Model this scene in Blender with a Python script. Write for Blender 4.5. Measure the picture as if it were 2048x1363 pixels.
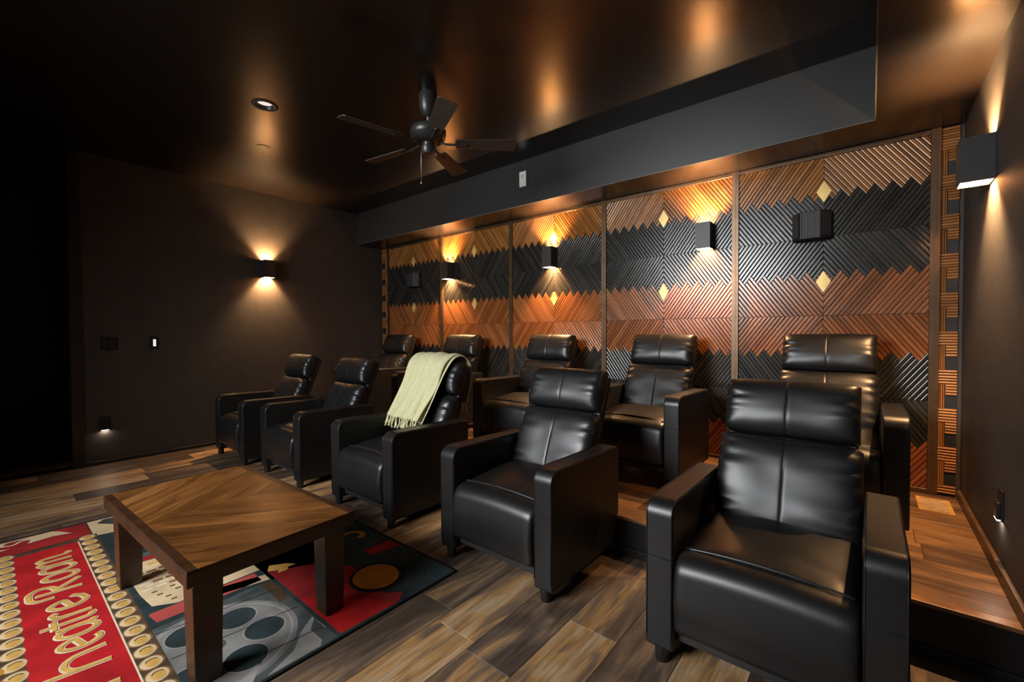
import bpy, bmesh, math, random
from mathutils import Vector, Matrix, noise
random.seed(7)
scene = bpy.context.scene
for o in list(bpy.data.objects):
    bpy.data.objects.remove(o)
COL = scene.collection

# ------------------------------------------------------------------ camera
CAM = Vector((5.7274, -3.8534, 1.25))
YAW, PITCH, ROLL, FPX = 0.6893, -0.0184, -0.0046, 870.88
fw = Vector((-math.sin(YAW) * math.cos(PITCH), math.cos(YAW) * math.cos(PITCH), math.sin(PITCH)))
rt = Vector((math.cos(YAW), math.sin(YAW), 0))
up = rt.cross(fw)
R_ = math.cos(ROLL) * rt + math.sin(ROLL) * up
U_ = -math.sin(ROLL) * rt + math.cos(ROLL) * up
cam = bpy.data.cameras.new('camera')
cam.sensor_width = 36.0
cam.lens = FPX / 2048 * 36
cam.clip_start = 0.02
camo = bpy.data.objects.new('camera', cam)
camo.matrix_world = Matrix(((R_.x, U_.x, -fw.x, CAM.x), (R_.y, U_.y, -fw.y, CAM.y), (R_.z, U_.z, -fw.z, CAM.z), (0, 0, 0, 1)))
COL.objects.link(camo)
scene.camera = camo

# ------------------------------------------------------------------ world, unseen light at the screen end, exposure
world = bpy.data.worlds.new('world')
scene.world = world
world.use_nodes = True
world.node_tree.nodes['Background'].inputs[0].default_value = (0.6, 0.7, 0.8, 1)
world.node_tree.nodes['Background'].inputs[1].default_value = 0.0
vs = scene.view_settings
vs.view_transform = 'Standard'
vs.look = 'None'
vs.gamma = 1.0
vs.use_curve_mapping = False
vs.exposure = 0.12

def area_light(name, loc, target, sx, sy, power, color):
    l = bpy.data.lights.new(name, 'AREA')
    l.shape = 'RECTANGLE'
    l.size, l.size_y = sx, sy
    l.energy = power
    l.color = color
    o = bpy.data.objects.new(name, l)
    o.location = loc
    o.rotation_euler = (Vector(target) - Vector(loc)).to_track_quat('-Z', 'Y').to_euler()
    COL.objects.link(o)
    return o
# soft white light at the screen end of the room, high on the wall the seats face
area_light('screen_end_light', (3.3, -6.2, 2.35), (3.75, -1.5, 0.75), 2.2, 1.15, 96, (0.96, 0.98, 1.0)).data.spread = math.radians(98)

WARM = (1.0, 0.56, 0.25)
SCONCE_W = 130.0
SCONCE_GLOW = 42.0

# ------------------------------------------------------------------ room numbers (metres)
W = 6.163; WF = 5.738; DS = 0.413; ZS = 2.523; ZC = 2.966; DP = 1.575; HP = 0.2103; YE = -3.33
YF = -6.4      # front (screen) wall
XH = -1.16     # wall across the side passage

# ------------------------------------------------------------------ material helpers
MATS = {}
class NT:
    def __init__(s, name):
        s.m = bpy.data.materials.new(name); s.m.use_nodes = True
        s.t = s.m.node_tree; s.b = s.t.nodes['Principled BSDF']; MATS[name] = s.m
    def n(s, typ, **kw):
        x = s.t.nodes.new(typ)
        for k, v in kw.items():
            if k.startswith('i_'):
                x.inputs[k[2:].replace('_', ' ')].default_value = v
            else:
                setattr(x, k, v)
        return x
    def l(s, a, b): s.t.links.new(a, b)
    def set(s, **kw):
        for k, v in kw.items():
            s.b.inputs[k.replace('_', ' ')].default_value = v
    def ramp(s, fac, stops, interp='LINEAR'):
        r = s.n('ShaderNodeValToRGB'); r.color_ramp.interpolation = interp
        e = r.color_ramp.elements
        while len(e) < len(stops): e.new(0.5)
        for el, (p, c) in zip(e, stops):
            el.position = p; el.color = (*c, 1)
        s.l(fac, r.inputs[0]); return r.outputs[0]
    def bump(s, h, strength, dist=0.01):
        b = s.n('ShaderNodeBump'); b.inputs['Strength'].default_value = strength; b.inputs['Distance'].default_value = dist
        s.l(h, b.inputs['Height']); s.l(b.outputs[0], s.b.inputs['Normal'])

def plain(name, col, rough=0.5, metal=0.0, spec=0.5, noise_amt=0.0, nscale=20, bump=0.0, bscale=200):
    t = NT(name)
    t.set(Base_Color=(*col, 1), Roughness=rough, Metallic=metal)
    t.b.inputs['Specular IOR Level'].default_value = spec
    tc = t.n('ShaderNodeTexCoord')
    if noise_amt:
        nz = t.n('ShaderNodeTexNoise'); nz.inputs['Scale'].default_value = nscale; nz.inputs['Detail'].default_value = 5
        t.l(tc.outputs['Object'], nz.inputs['Vector'])
        c = t.ramp(nz.outputs['Fac'], [(0.3, [x * (1 - noise_amt) for x in col]), (0.7, [min(1, x * (1 + noise_amt)) for x in col])])
        t.l(c, t.b.inputs['Base Color'])
    if bump:
        nb = t.n('ShaderNodeTexNoise'); nb.inputs['Scale'].default_value = bscale; nb.inputs['Detail'].default_value = 3
        t.l(tc.outputs['Object'], nb.inputs['Vector'])
        t.bump(nb.outputs['Fac'], bump, 0.002)
    return t.m

def emit(name, col, strength):
    t = NT(name)
    t.set(Base_Color=(*col, 1))
    t.b.inputs['Emission Color'].default_value = (*col, 1)
    t.b.inputs['Emission Strength'].default_value = strength
    return t.m

def uvwood(name, dark, mid, light, rough=0.35, grain=1.0, coat=0.0):
    # UV: u in metres along the piece, v = piece number + fraction across
    t = NT(name)
    uv = t.n('ShaderNodeUVMap')
    sp = t.n('ShaderNodeSeparateXYZ'); t.l(uv.outputs[0], sp.inputs[0])
    fl = t.n('ShaderNodeMath', operation='FLOOR'); t.l(sp.outputs[1], fl.inputs[0])
    wn = t.n('ShaderNodeTexWhiteNoise', noise_dimensions='1D'); t.l(fl.outputs[0], wn.inputs['W'])
    mx = t.n('ShaderNodeMath', operation='MULTIPLY'); t.l(sp.outputs[0], mx.inputs[0]); mx.inputs[1].default_value = 5
    my = t.n('ShaderNodeMath', operation='MULTIPLY'); t.l(sp.outputs[1], my.inputs[0]); my.inputs[1].default_value = 3.1
    cb = t.n('ShaderNodeCombineXYZ'); t.l(mx.outputs[0], cb.inputs[0]); t.l(my.outputs[0], cb.inputs[1])
    nz = t.n('ShaderNodeTexNoise'); nz.inputs['Scale'].default_value = 1.6; nz.inputs['Detail'].default_value = 6; nz.inputs['Roughness'].default_value = 0.6
    t.l(cb.outputs[0], nz.inputs['Vector'])
    a = t.n('ShaderNodeMath', operation='MULTIPLY_ADD'); t.l(wn.outputs['Value'], a.inputs[0]); a.inputs[1].default_value = 0.55; 
    b = t.n('ShaderNodeMath', operation='MULTIPLY_ADD'); t.l(nz.outputs['Fac'], b.inputs[0]); b.inputs[1].default_value = 0.9 * grain; b.inputs[2].default_value = -0.22
    t.l(b.outputs[0], a.inputs[2])
    c = t.ramp(a.outputs[0], [(0.12, dark), (0.5, mid), (0.88, light)])
    t.l(c, t.b.inputs['Base Color'])
    t.set(Roughness=rough)
    if coat: t.set(Coat_Weight=coat, Coat_Roughness=0.25)
    t.bump(nz.outputs['Fac'], 0.12, 0.003)
    return t.m

def plankwood(name, stops, rough=0.4, streak=1.0):
    t = NT(name)
    tc = t.n('ShaderNodeTexCoord'); oi = t.n('ShaderNodeObjectInfo')
    off = t.n('ShaderNodeMath', operation='MULTIPLY'); t.l(oi.outputs['Random'], off.inputs[0]); off.inputs[1].default_value = 97.0
    mp = t.n('ShaderNodeMapping'); mp.inputs['Scale'].default_value = (1.5, 6.5, 3.0)
    t.l(tc.outputs['Object'], mp.inputs['Vector']); 
    cb = t.n('ShaderNodeCombineXYZ'); t.l(off.outputs[0], cb.inputs[0]); t.l(off.outputs[0], cb.inputs[1]); t.l(off.outputs[0], cb.inputs[2])
    t.l(cb.outputs[0], mp.inputs['Location'])
    big = t.n('ShaderNodeTexNoise'); big.inputs['Scale'].default_value = 1.6; big.inputs['Detail'].default_value = 5; big.inputs['Distortion'].default_value = 1.0
    t.l(mp.outputs[0], big.inputs['Vector'])
    mp2 = t.n('ShaderNodeMapping'); mp2.inputs['Scale'].default_value = (2.5, 38, 3.0); t.l(cb.outputs[0], mp2.inputs['Location']); t.l(tc.outputs['Object'], mp2.inputs['Vector'])
    fine = t.n('ShaderNodeTexNoise'); fine.inputs['Scale'].default_value = 1.5; fine.inputs['Detail'].default_value = 6; fine.inputs['Roughness'].default_value = 0.65; fine.inputs['Distortion'].default_value = 0.6
    t.l(mp2.outputs[0], fine.inputs['Vector'])
    a = t.n('ShaderNodeMath', operation='MULTIPLY_ADD'); t.l(big.outputs['Fac'], a.inputs[0]); a.inputs[1].default_value = 1.55 * streak
    r1 = t.n('ShaderNodeMath', operation='MULTIPLY_ADD'); t.l(oi.outputs['Random'], r1.inputs[0]); r1.inputs[1].default_value = 0.66; r1.inputs[2].default_value = -0.62 * streak
    t.l(r1.outputs[0], a.inputs[2])
    c1 = t.ramp(a.outputs[0], stops)
    mxn = t.n('ShaderNodeMixRGB', blend_type='MULTIPLY'); mxn.inputs[0].default_value = 0.85
    t.l(c1, mxn.inputs[1]); t.l(t.ramp(fine.outputs['Fac'], [(0.28, (0.38, 0.36, 0.34)), (0.66, (1.12, 1.1, 1.08))]), mxn.inputs[2])
    t.l(mxn.outputs[0], t.b.inputs['Base Color'])
    rr = t.n('ShaderNodeMapRange'); rr.inputs['To Min'].default_value = rough - 0.07; rr.inputs['To Max'].default_value = rough + 0.12
    t.l(fine.outputs['Fac'], rr.inputs['Value']); t.l(rr.outputs[0], t.b.inputs['Roughness'])
    t.bump(fine.outputs['Fac'], 0.12, 0.003)
    return t.m

# paints
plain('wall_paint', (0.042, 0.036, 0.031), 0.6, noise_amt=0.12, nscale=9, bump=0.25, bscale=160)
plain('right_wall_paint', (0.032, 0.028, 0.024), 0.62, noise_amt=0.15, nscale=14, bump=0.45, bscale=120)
plain('ceiling_paint', (0.010, 0.0062, 0.004), 0.26, spec=1.0, noise_amt=0.05, nscale=6)
plain('soffit_paint', (0.024, 0.024, 0.023), 0.42, noise_amt=0.05, nscale=6)
plain('trim_black', (0.016, 0.016, 0.016), 0.4, noise_amt=0.1)
plain('riser_black', (0.008, 0.007, 0.006), 0.55, noise_amt=0.2)
plain('board_black', (0.010, 0.010, 0.010), 0.6, noise_amt=0.2)
plain('leather', (0.0065, 0.0065, 0.0068), 0.39, spec=0.6, noise_amt=0.15, nscale=7, bump=0.10, bscale=420)
plain('leather_side', (0.008, 0.0075, 0.007), 0.46, spec=0.45, noise_amt=0.12, nscale=7, bump=0.10, bscale=420)
plain('stitch', (0.010, 0.010, 0.010), 0.8, spec=0.2, noise_amt=0.2)
plain('piping', (0.016, 0.016, 0.0165), 0.32, noise_amt=0.2)
plain('foot_black', (0.012, 0.012, 0.012), 0.45, noise_amt=0.2)
plain('metal_black', (0.02, 0.02, 0.02), 0.4, noise_amt=0.1)
plain('sconce_black', (0.022, 0.021, 0.020), 0.45, noise_amt=0.1)
plain('sconce_inner', (0.55, 0.42, 0.30), 0.4, noise_amt=0.05)
plain('fan_metal', (0.022, 0.022, 0.022), 0.38, noise_amt=0.1)
plain('chain_steel', (0.35, 0.33, 0.30), 0.35, metal=0.8, noise_amt=0.1)
plain('bronze', (0.115, 0.068, 0.036), 0.36, metal=0.6, noise_amt=0.18, nscale=12)
plain('brass', (0.72, 0.50, 0.16), 0.36, metal=0.25, noise_amt=0.08)
plain('white_plastic', (0.72, 0.70, 0.67), 0.4, noise_amt=0.03)
plain('plate_black', (0.010, 0.009, 0.008), 0.35, noise_amt=0.1)
plain('speaker_black', (0.014, 0.014, 0.014), 0.5, noise_amt=0.1)
plain('grille_black', (0.030, 0.030, 0.031), 0.6, noise_amt=0.3, nscale=300)
plain('base_wood', (0.085, 0.045, 0.022), 0.42, noise_amt=0.35, nscale=16)
plain('nose_wood', (0.26, 0.13, 0.055), 0.33, noise_amt=0.35, nscale=12)
emit('lamp_warm', (1.0, 0.66, 0.36), 30.0)
emit('lens_white', (1.0, 0.84, 0.78), 0.85)
emit('night_lens', (1.0, 0.86, 0.72), 1.5)
emit('display_white', (0.95, 0.97, 1.0), 0.7)
# woods
uvwood('slat_amber', (0.14, 0.050, 0.011), (0.27, 0.108, 0.025), (0.38, 0.175, 0.05), 0.21)
uvwood('slat_black', (0.010, 0.0095, 0.008), (0.022, 0.020, 0.017), (0.045, 0.039, 0.030), 0.21)
uvwood('slat_red', (0.14, 0.043, 0.011), (0.26, 0.083, 0.022), (0.35, 0.125, 0.038), 0.21)
uvwood('slat_deep', (0.11, 0.028, 0.010), (0.20, 0.055, 0.018), (0.27, 0.085, 0.03), 0.21)
uvwood('slat_border', (0.22, 0.08, 0.02), (0.36, 0.14, 0.038), (0.46, 0.20, 0.06), 0.36)
plankwood('floor_plank', [(0.16, (0.080, 0.056, 0.042)), (0.38, (0.145, 0.099, 0.068)), (0.54, (0.25, 0.16, 0.093)), (0.68, (0.44, 0.25, 0.095)), (0.84, (0.48, 0.335, 0.195))], 0.42)
plankwood('platform_plank', [(0.18, (0.085, 0.047, 0.027)), (0.42, (0.145, 0.079, 0.041)), (0.62, (0.22, 0.115, 0.051)), (0.84, (0.31, 0.165, 0.068))], 0.36)
plankwood('table_wood', [(0.1, (0.075, 0.027, 0.007)), (0.45, (0.14, 0.052, 0.012)), (0.70, (0.22, 0.086, 0.021)), (0.9, (0.31, 0.13, 0.036))], 0.30, streak=0.9)
plain('table_dark', (0.040, 0.0155, 0.0058), 0.36, noise_amt=0.35, nscale=14)
plain('fan_blade_wood', (0.055, 0.045, 0.038), 0.45, noise_amt=0.2, nscale=30)
plain('register_frame', (0.50, 0.29, 0.08), 0.45, noise_amt=0.2)
plain('register_slat', (0.50, 0.35, 0.22), 0.5, noise_amt=0.25, nscale=30)
plain('blanket_knit', (0.50, 0.48, 0.28), 0.9, noise_amt=0.10, nscale=60, bump=0.6, bscale=300)
# rug print colours
def rugmat(name, col, amt=0.25, sc=7):
    return plain(name, col, 0.92, spec=0.15, noise_amt=amt, nscale=sc, bump=0.5, bscale=500)
rugmat('rug_base', (0.030, 0.043, 0.042), 0.6, 5)
rugmat('rug_red', (0.42, 0.012, 0.014), 0.3, 5)
rugmat('rug_crimson', (0.30, 0.020, 0.020), 0.3, 5)
rugmat('rug_pink', (0.42, 0.07, 0.06), 0.2, 5)
rugmat('rug_cream', (0.62, 0.47, 0.28), 0.22, 6)
rugmat('rug_ivory', (0.72, 0.60, 0.42), 0.15, 8)
rugmat('rug_gold', (0.60, 0.35, 0.09), 0.25, 12)
rugmat('rug_orange', (0.50, 0.21, 0.025), 0.2, 8)
rugmat('rug_brown', (0.20, 0.10, 0.045), 0.3, 14)
rugmat('rug_umber', (0.075, 0.048, 0.026), 0.4, 10)
rugmat('rug_grey', (0.19, 0.185, 0.175), 0.35, 6)
rugmat('rug_lightgrey', (0.27, 0.26, 0.245), 0.3, 6)
rugmat('rug_slate', (0.07, 0.082, 0.080), 0.6, 5)
rugmat('rug_teal', (0.022, 0.034, 0.036), 0.35, 9)
rugmat('rug_black', (0.010, 0.010, 0.010), 0.3, 9)
M = MATS

# ------------------------------------------------------------------ object helpers
def link(o, parent=None):
    COL.objects.link(o)
    if parent is not None: o.parent = parent
    return o
def tag(o, label=None, cat=None, group=None, kind=None):
    if label: o['label'] = label
    if cat: o['category'] = cat
    if group: o['group'] = group
    if kind: o['kind'] = kind
    return o
def empty(name, loc=(0, 0, 0), rz=0, **kw):
    o = bpy.data.objects.new(name, None)
    o.location = loc; o.rotation_euler = (0, 0, rz); o.empty_display_size = 0.1
    link(o); return tag(o, **kw)
def mesh_obj(name, verts, faces, mat, parent=None, smooth=False, loc=None, uvs=None):
    me = bpy.data.meshes.new(name)
    me.from_pydata([tuple(v) for v in verts], [], faces)
    if uvs is not None:
        ul = me.uv_layers.new(name='UVMap')
        for lp in me.loops:
            ul.data[lp.index].uv = uvs[lp.vertex_index]
    me.materials.append(M[mat])
    if smooth:
        for p in me.polygons: p.use_smooth = smooth is True or len(p.vertices) == 4
    me.update()
    o = bpy.data.objects.new(name, me)
    if loc is not None: o.location = loc
    return link(o, parent)
def fix_normals(o):
    bm = bmesh.new(); bm.from_mesh(o.data)
    bmesh.ops.recalc_face_normals(bm, faces=bm.faces)
    bm.to_mesh(o.data); bm.free()
    return o
def bevel(o, w, seg=2, angle=35):
    m = o.modifiers.new('bevel', 'BEVEL'); m.width = w; m.segments = seg; m.limit_method = 'ANGLE'; m.angle_limit = math.radians(angle)
    for p in o.data.polygons: p.use_smooth = True
    wn = o.modifiers.new('wn', 'WEIGHTED_NORMAL'); wn.keep_sharp = True
    return o
BOXF = [(0, 3, 2, 1), (4, 5, 6, 7), (0, 1, 5, 4), (1, 2, 6, 5), (2, 3, 7, 6), (3, 0, 4, 7)]
def boxv(x0, x1, y0, y1, z0, z1):
    return [(x0, y0, z0), (x1, y0, z0), (x1, y1, z0), (x0, y1, z0), (x0, y0, z1), (x1, y0, z1), (x1, y1, z1), (x0, y1, z1)]
def box(name, b, mat, parent=None, bev=0.0, seg=2):
    o = mesh_obj(name, boxv(*b), BOXF, mat, parent)
    if bev: bevel(o, bev, seg)
    return o
class MB:
    def __init__(s): s.v = []; s.f = []; s.uv = []
    def add(s, v, f, uv=None):
        n = len(s.v); s.v += list(v); s.f += [tuple(i + n for i in q) for q in f]
        s.uv += list(uv) if uv is not None else [(0, 0)] * len(v)
    def box(s, *b): s.add(boxv(*b), BOXF)
    def build(s, name, mat, parent=None, smooth=False):
        return mesh_obj(name, s.v, s.f, mat, parent, smooth, uvs=s.uv)
def prism_x(name, prof, x0, x1, mat, parent=None, bev=0.0, seg=3):
    n = len(prof)
    v = [(x0, y, z) for y, z in prof] + [(x1, y, z) for y, z in prof]
    f = [tuple(range(n))[::-1], tuple(range(n, 2 * n))] + [(i, (i + 1) % n, (i + 1) % n + n, i + n) for i in range(n)]
    o = fix_normals(mesh_obj(name, v, f, mat, parent))
    if bev: bevel(o, bev, seg, 40)
    return o
def prism_z(name, poly, z0, z1, mat, parent=None, bev=0.0):
    n = len(poly)
    v = [(x, y, z0) for x, y in poly] + [(x, y, z1) for x, y in poly]
    f = [tuple(range(n))[::-1], tuple(range(n, 2 * n))] + [(i, (i + 1) % n, (i + 1) % n + n, i + n) for i in range(n)]
    o = fix_normals(mesh_obj(name, v, f, mat, parent))
    if bev: bevel(o, bev, 2)
    return o
def lathe(name, prof, mat, parent=None, seg=32, smooth=True, axis='z', loc=None):
    v = []; f = []
    n = len(prof)
    for i in range(seg):
        a = 2 * math.pi * i / seg
        for r, h in prof:
            v.append((r * math.cos(a), r * math.sin(a), h) if axis == 'z' else (r * math.cos(a), h, r * math.sin(a)))
    for i in range(seg):
        for j in range(n - 1):
            a, b = i * n + j, ((i + 1) % seg) * n + j
            f.append((a, b, b + 1, a + 1))
    if prof[0][0] > 1e-5: f.append(tuple(i * n for i in range(seg))[::-1])
    if prof[-1][0] > 1e-5: f.append(tuple(i * n + n - 1 for i in range(seg)))
    o = fix_normals(mesh_obj(name, v, f, mat, parent, smooth, loc))
    if smooth:
        e = o.modifiers.new('es', 'EDGE_SPLIT'); e.split_angle = math.radians(50)
    return o
def tube_geo(mb, pts, r, k=6, taper=None):
    pts = [Vector(p) for p in pts]; n = len(pts); base = []
    nrm = None
    for i, p in enumerate(pts):
        d = (pts[min(i + 1, n - 1)] - pts[max(i - 1, 0)]).normalized()
        if nrm is None:
            nrm = d.orthogonal().normalized()
        nrm = (nrm - d * nrm.dot(d)).normalized(); bn = d.cross(nrm)
        rr = r if taper is None else r * taper(i / (n - 1))
        base += [p + rr * (math.cos(2 * math.pi * j / k) * nrm + math.sin(2 * math.pi * j / k) * bn) for j in range(k)]
    f = []
    for i in range(n - 1):
        for j in range(k):
            f.append((i * k + j, i * k + (j + 1) % k, (i + 1) * k + (j + 1) % k, (i + 1) * k + j))
    f.append(tuple(range(k))[::-1]); f.append(tuple(range((n - 1) * k, n * k)))
    mb.add(base, f)
def tube(name, pts, r, mat, parent=None, k=6, taper=None):
    mb = MB(); tube_geo(mb, pts, r, k, taper); return mb.build(name, mat, parent, True)
def copy_tree(o, parent=None):
    c = o.copy(); COL.objects.link(c); c.parent = parent
    for ch in o.children: copy_tree(ch, c)
    return c

# ------------------------------------------------------------------ room shell
tag(box('wall_back', (-0.15, W + 0.15, 0.0, 0.15, -0.1, ZC + 0.1), 'wall_paint'), kind='structure')
wl = tag(box('wall_left', (-0.13, 0, YE, 0.0, -0.05, ZC + 0.05), 'wall_paint'), kind='structure')
tag(box('wall_left_blocker', (-0.13, 0, YF, -4.6, -0.05, ZC + 0.05), 'wall_paint'), kind='structure')  # unseen stretch of wall, added to keep the front light out of the passage
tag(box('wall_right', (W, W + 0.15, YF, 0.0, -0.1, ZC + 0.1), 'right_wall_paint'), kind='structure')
tag(box('wall_passage', (XH - 0.15, XH, YF, -0.6, -0.1, ZC + 0.1), 'wall_paint'), kind='structure')
tag(box('wall_passage_end', (XH, -0.13, -0.75, -0.6, -0.1, ZC + 0.05), 'wall_paint'), kind='structure')
tag(box('wall_front', (XH - 0.15, W + 0.15, YF - 0.15, YF, -0.1, ZC + 0.1), 'wall_paint'), kind='structure')
mb = MB(); DLX, DLY, HH = 2.207, -2.482, 0.058     # square cut-out for the recessed light
mb.box(XH - 0.15, DLX - HH, YF - 0.15, 0.15, ZC, ZC + 0.15); mb.box(DLX + HH, W + 0.15, YF - 0.15, 0.15, ZC, ZC + 0.15)
mb.box(DLX - HH, DLX + HH, YF - 0.15, DLY - HH, ZC, ZC + 0.15); mb.box(DLX - HH, DLX + HH, DLY + HH, 0.15, ZC, ZC + 0.15)
tag(mb.build('ceiling', 'ceiling_paint'), kind='structure')
# L-shaped dropped soffit along the back and right walls
poly = [(0, 0), (0, -DS), (WF, -DS), (WF, YF), (W, YF), (W, 0)]
so = prism_z('ceiling_soffit', poly, ZS, ZC, 'soffit_paint'); tag(so, kind='structure')
so.data.materials.append(M['ceiling_paint'])
for p in so.data.polygons:
    if p.normal.z < -0.5: p.material_index = 1
# corner bead along the lower soffit edge
mb = MB(); mb.box(0, WF + 0.004, -DS - 0.003, -DS + 0.003, ZS - 0.003, ZS + 0.003); mb.box(WF - 0.003, WF + 0.003, YF, -DS, ZS - 0.003, ZS + 0.003)
plain('bead_grey', (0.09, 0.09, 0.088), 0.4, noise_amt=0.05)
tag(mb.build('trim_1', 'bead_grey'), kind='structure')
# passage opening: casing on the end of the left wall, sill on the floor
mb = MB(); mb.box(-0.145, 0.016, YE - 0.015, YE + 0.0, 0, ZC); mb.box(0, 0.016, YE, YE + 0.062, 0, ZC)
o = mb.build('trim_2', 'trim_black'); tag(o, kind='structure')
tag(box('trim_3', (-0.13, 0.012, -4.6, YE - 0.015, 0, 0.004), 'riser_black'), kind='structure')
tag(box('baseboard_left', (0, 0.012, YE + 0.062, -DP, 0, 0.035), 'trim_black', bev=0.003), kind='structure')
tag(box('baseboard_passage', (XH, XH + 0.014, YF, -0.75, 0, 0.05), 'trim_black', bev=0.003), kind='structure')
tag(box('baseboard_right', (W - 0.018, W, -DP, -0.045, HP, HP + 0.058), 'base_wood', bev=0.004), kind='structure')
tag(box('baseboard_right_lower', (W - 0.018, W, YF, -DP - 0.02, 0, 0.058), 'base_wood', bev=0.004), kind='structure')

# main floor: planks run front to back
PW = 0.2245
fl = tag(box('floor', (XH, W, YF, -DP, -0.06, -0.012), 'riser_black'), kind='structure')
rnd = random.Random(11)
def plank(name, x0, x1, y0, y1, z0, z1, alongy, mat, parent):
    cx, cy = (x0 + x1) / 2, (y0 + y1) / 2
    hx, hy = (x1 - x0) / 2, (y1 - y0) / 2
    L, Wd = (hy, hx) if alongy else (hx, hy)
    g = 0.0008; c = 0.0012
    L -= g; Wd -= g
    h = z1 - z0
    v = [(-L, -Wd, 0), (L, -Wd, 0), (L, Wd, 0), (-L, Wd, 0), (-L, -Wd, h - c), (L, -Wd, h - c), (L, Wd, h - c), (-L, Wd, h - c),
         (-L + c, -Wd + c, h), (L - c, -Wd + c, h), (L - c, Wd - c, h), (-L + c, Wd - c, h)]
    f = [(0, 1, 5, 4), (1, 2, 6, 5), (2, 3, 7, 6), (3, 0, 4, 7), (4, 5, 9, 8), (5, 6, 10, 9), (6, 7, 11, 10), (7, 4, 8, 11), (8, 9, 10, 11)]
    o = mesh_obj(name, v, f, mat, parent, loc=(cx, cy, z0))
    if alongy: o.rotation_euler = (0, 0, math.pi / 2)
    return o
x0 = 3.602 - PW * 22
col_ = 0
while x0 < W - 0.001:
    a, b = max(x0, XH), min(x0 + PW, W)
    if b > XH + 0.01:
        y = -DP + rnd.uniform(0.2, 1.35) - 0.0
        ycur = -DP
        first = rnd.uniform(0.35, 1.4)
        L = first
        while ycur > YF + 0.001:
            y2 = max(ycur - L, YF)
            if y2 - YF < 0.15: y2 = YF
            plank('plank', a, b, y2, ycur, -0.012, 0.0, True, 'floor_plank', fl)
            ycur = y2
            L = rnd.choice([1.22, 1.22, 0.9, 1.5])
    x0 += PW
# raised platform: planks run along the back wall
pf = tag(box('floor_platform', (0, W, -DP + 0.02, 0, 0, HP - 0.012), 'riser_black'), kind='structure')
yy = -DP + 0.055
rows = []
while yy < -0.01:
    rows.append((yy, min(yy + 0.19, 0))); yy += 0.19
for (ya, yb) in rows:
    xc = 0.0; L = rnd.uniform(0.4, 1.3)
    while xc < W - 0.001:
        x2 = min(xc + L, W)
        if W - x2 < 0.2: x2 = W
        plank('plank', xc, x2, ya, yb, HP - 0.012, HP, False, 'platform_plank', pf)
        xc = x2; L = rnd.choice([1.22, 1.22, 1.5])
o = box('nosing', (0, W, -DP - 0.004, -DP + 0.054, HP - 0.016, HP + 0.002), 'nose_wood', pf, bev=0.005, seg=3)
o = box('riser', (0, W, -DP + 0.004, -DP + 0.02, 0, HP - 0.016), 'riser_black', pf)
o = box('toe_strip', (0, W, -DP - 0.008, -DP + 0.004, 0, 0.045), 'riser_black', pf, bev=0.004)

# ------------------------------------------------------------------ wooden feature wall
POSTS = [0.20, 1.389, 2.562, 3.73, 4.887, 6.035]
ZB0, ROWH = 0.240, 0.5625
ZTOP = ZB0 + 4 * ROWH      # 2.49
for i, px in enumerate(POSTS):
    hw = 0.0235
    mb = MB(); mb.box(px - hw, px + hw, -0.034, -0.001, HP + 0.002, ZS - 0.002); mb.box(px - 0.003, px + 0.003, -0.037, -0.034, HP + 0.002, ZS - 0.002)
    tag(mb.build('trim_%d' % (4 + i), 'bronze'), kind='structure')
tag(box('trim_10', (POSTS[0], POSTS[-1], -0.028, -0.001, ZTOP, ZS - 0.002), 'bronze', bev=0.003), kind='structure')
tag(box('trim_11', (POSTS[0], POSTS[-1], -0.026, -0.001, HP + 0.002, ZB0), 'bronze', bev=0.003), kind='structure')

TH = math.radians(55)
PITCH_T = 0.0905                   # tooth pitch along the wall
NS = 3                             # slats in a tooth
SW = PITCH_T * math.sin(TH) / NS   # slat pitch across
AMP = PITCH_T / 2 * math.tan(TH)   # tooth height
SLATH = 0.012
def clip_line(p, d, planes):
    t0, t1 = -9.0, 9.0
    for (nx, nz, c) in planes:      # keep nx*x+nz*z <= c
        den = nx * d[0] + nz * d[1]; num = c - (nx * p[0] + nz * p[1])
        if abs(den) < 1e-9:
            if num < 0: return None
        elif den > 0: t1 = min(t1, num / den)
        else: t0 = max(t0, num / den)
    return (t0, t1) if t1 - t0 > 1e-5 else None
sid = [0]
def slat_geo(planes, d, nrm, v0, v1):
    # rulings across the slat from v0 to v1 (distance along nrm), each clipped to the convex region
    valid = [v0 + (v1 - v0) * i / 40 for i in range(41)]
    valid = [v for v in valid if clip_line((nrm[0] * v, nrm[1] * v), d, planes)]
    if len(valid) < 3: return None
    a, b = valid[0], valid[-1]
    if b - a < 0.003: return None
    hs = [0.0, 0.80, 0.93, 1.0, 1.0, 0.93, 0.80, 0.0]
    ts = [0.06, 0.065, 0.095, 0.215, 0.785, 0.905, 0.935, 0.94]
    V = []; UVs = []
    sid[0] += 1
    for q, h in zip(ts, hs):
        v = a + (b - a) * q
        s = clip_line((nrm[0] * v, nrm[1] * v), d, planes)
        if not s: return None
        for t in s:
            V.append((nrm[0] * v + d[0] * t, -0.008 - h * SLATH, nrm[1] * v + d[1] * t))
            UVs.append((t + sid[0] * 0.37, sid[0] + 0.1 + 0.8 * q))
    ext = max(V[i + 1][2] - V[i][2] for i in range(0, 16, 2))
    if ext < 0.006: return None
    F = [(2 * i, 2 * i + 1, 2 * i + 3, 2 * i + 2) for i in range(7)]
    F += [tuple(range(14, -1, -2)), tuple(range(1, 16, 2))]
    cx = sum(p[0] for p in V) / 16; cz = sum(p[2] for p in V) / 16
    return V, F, UVs, (cx, cz)
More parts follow.
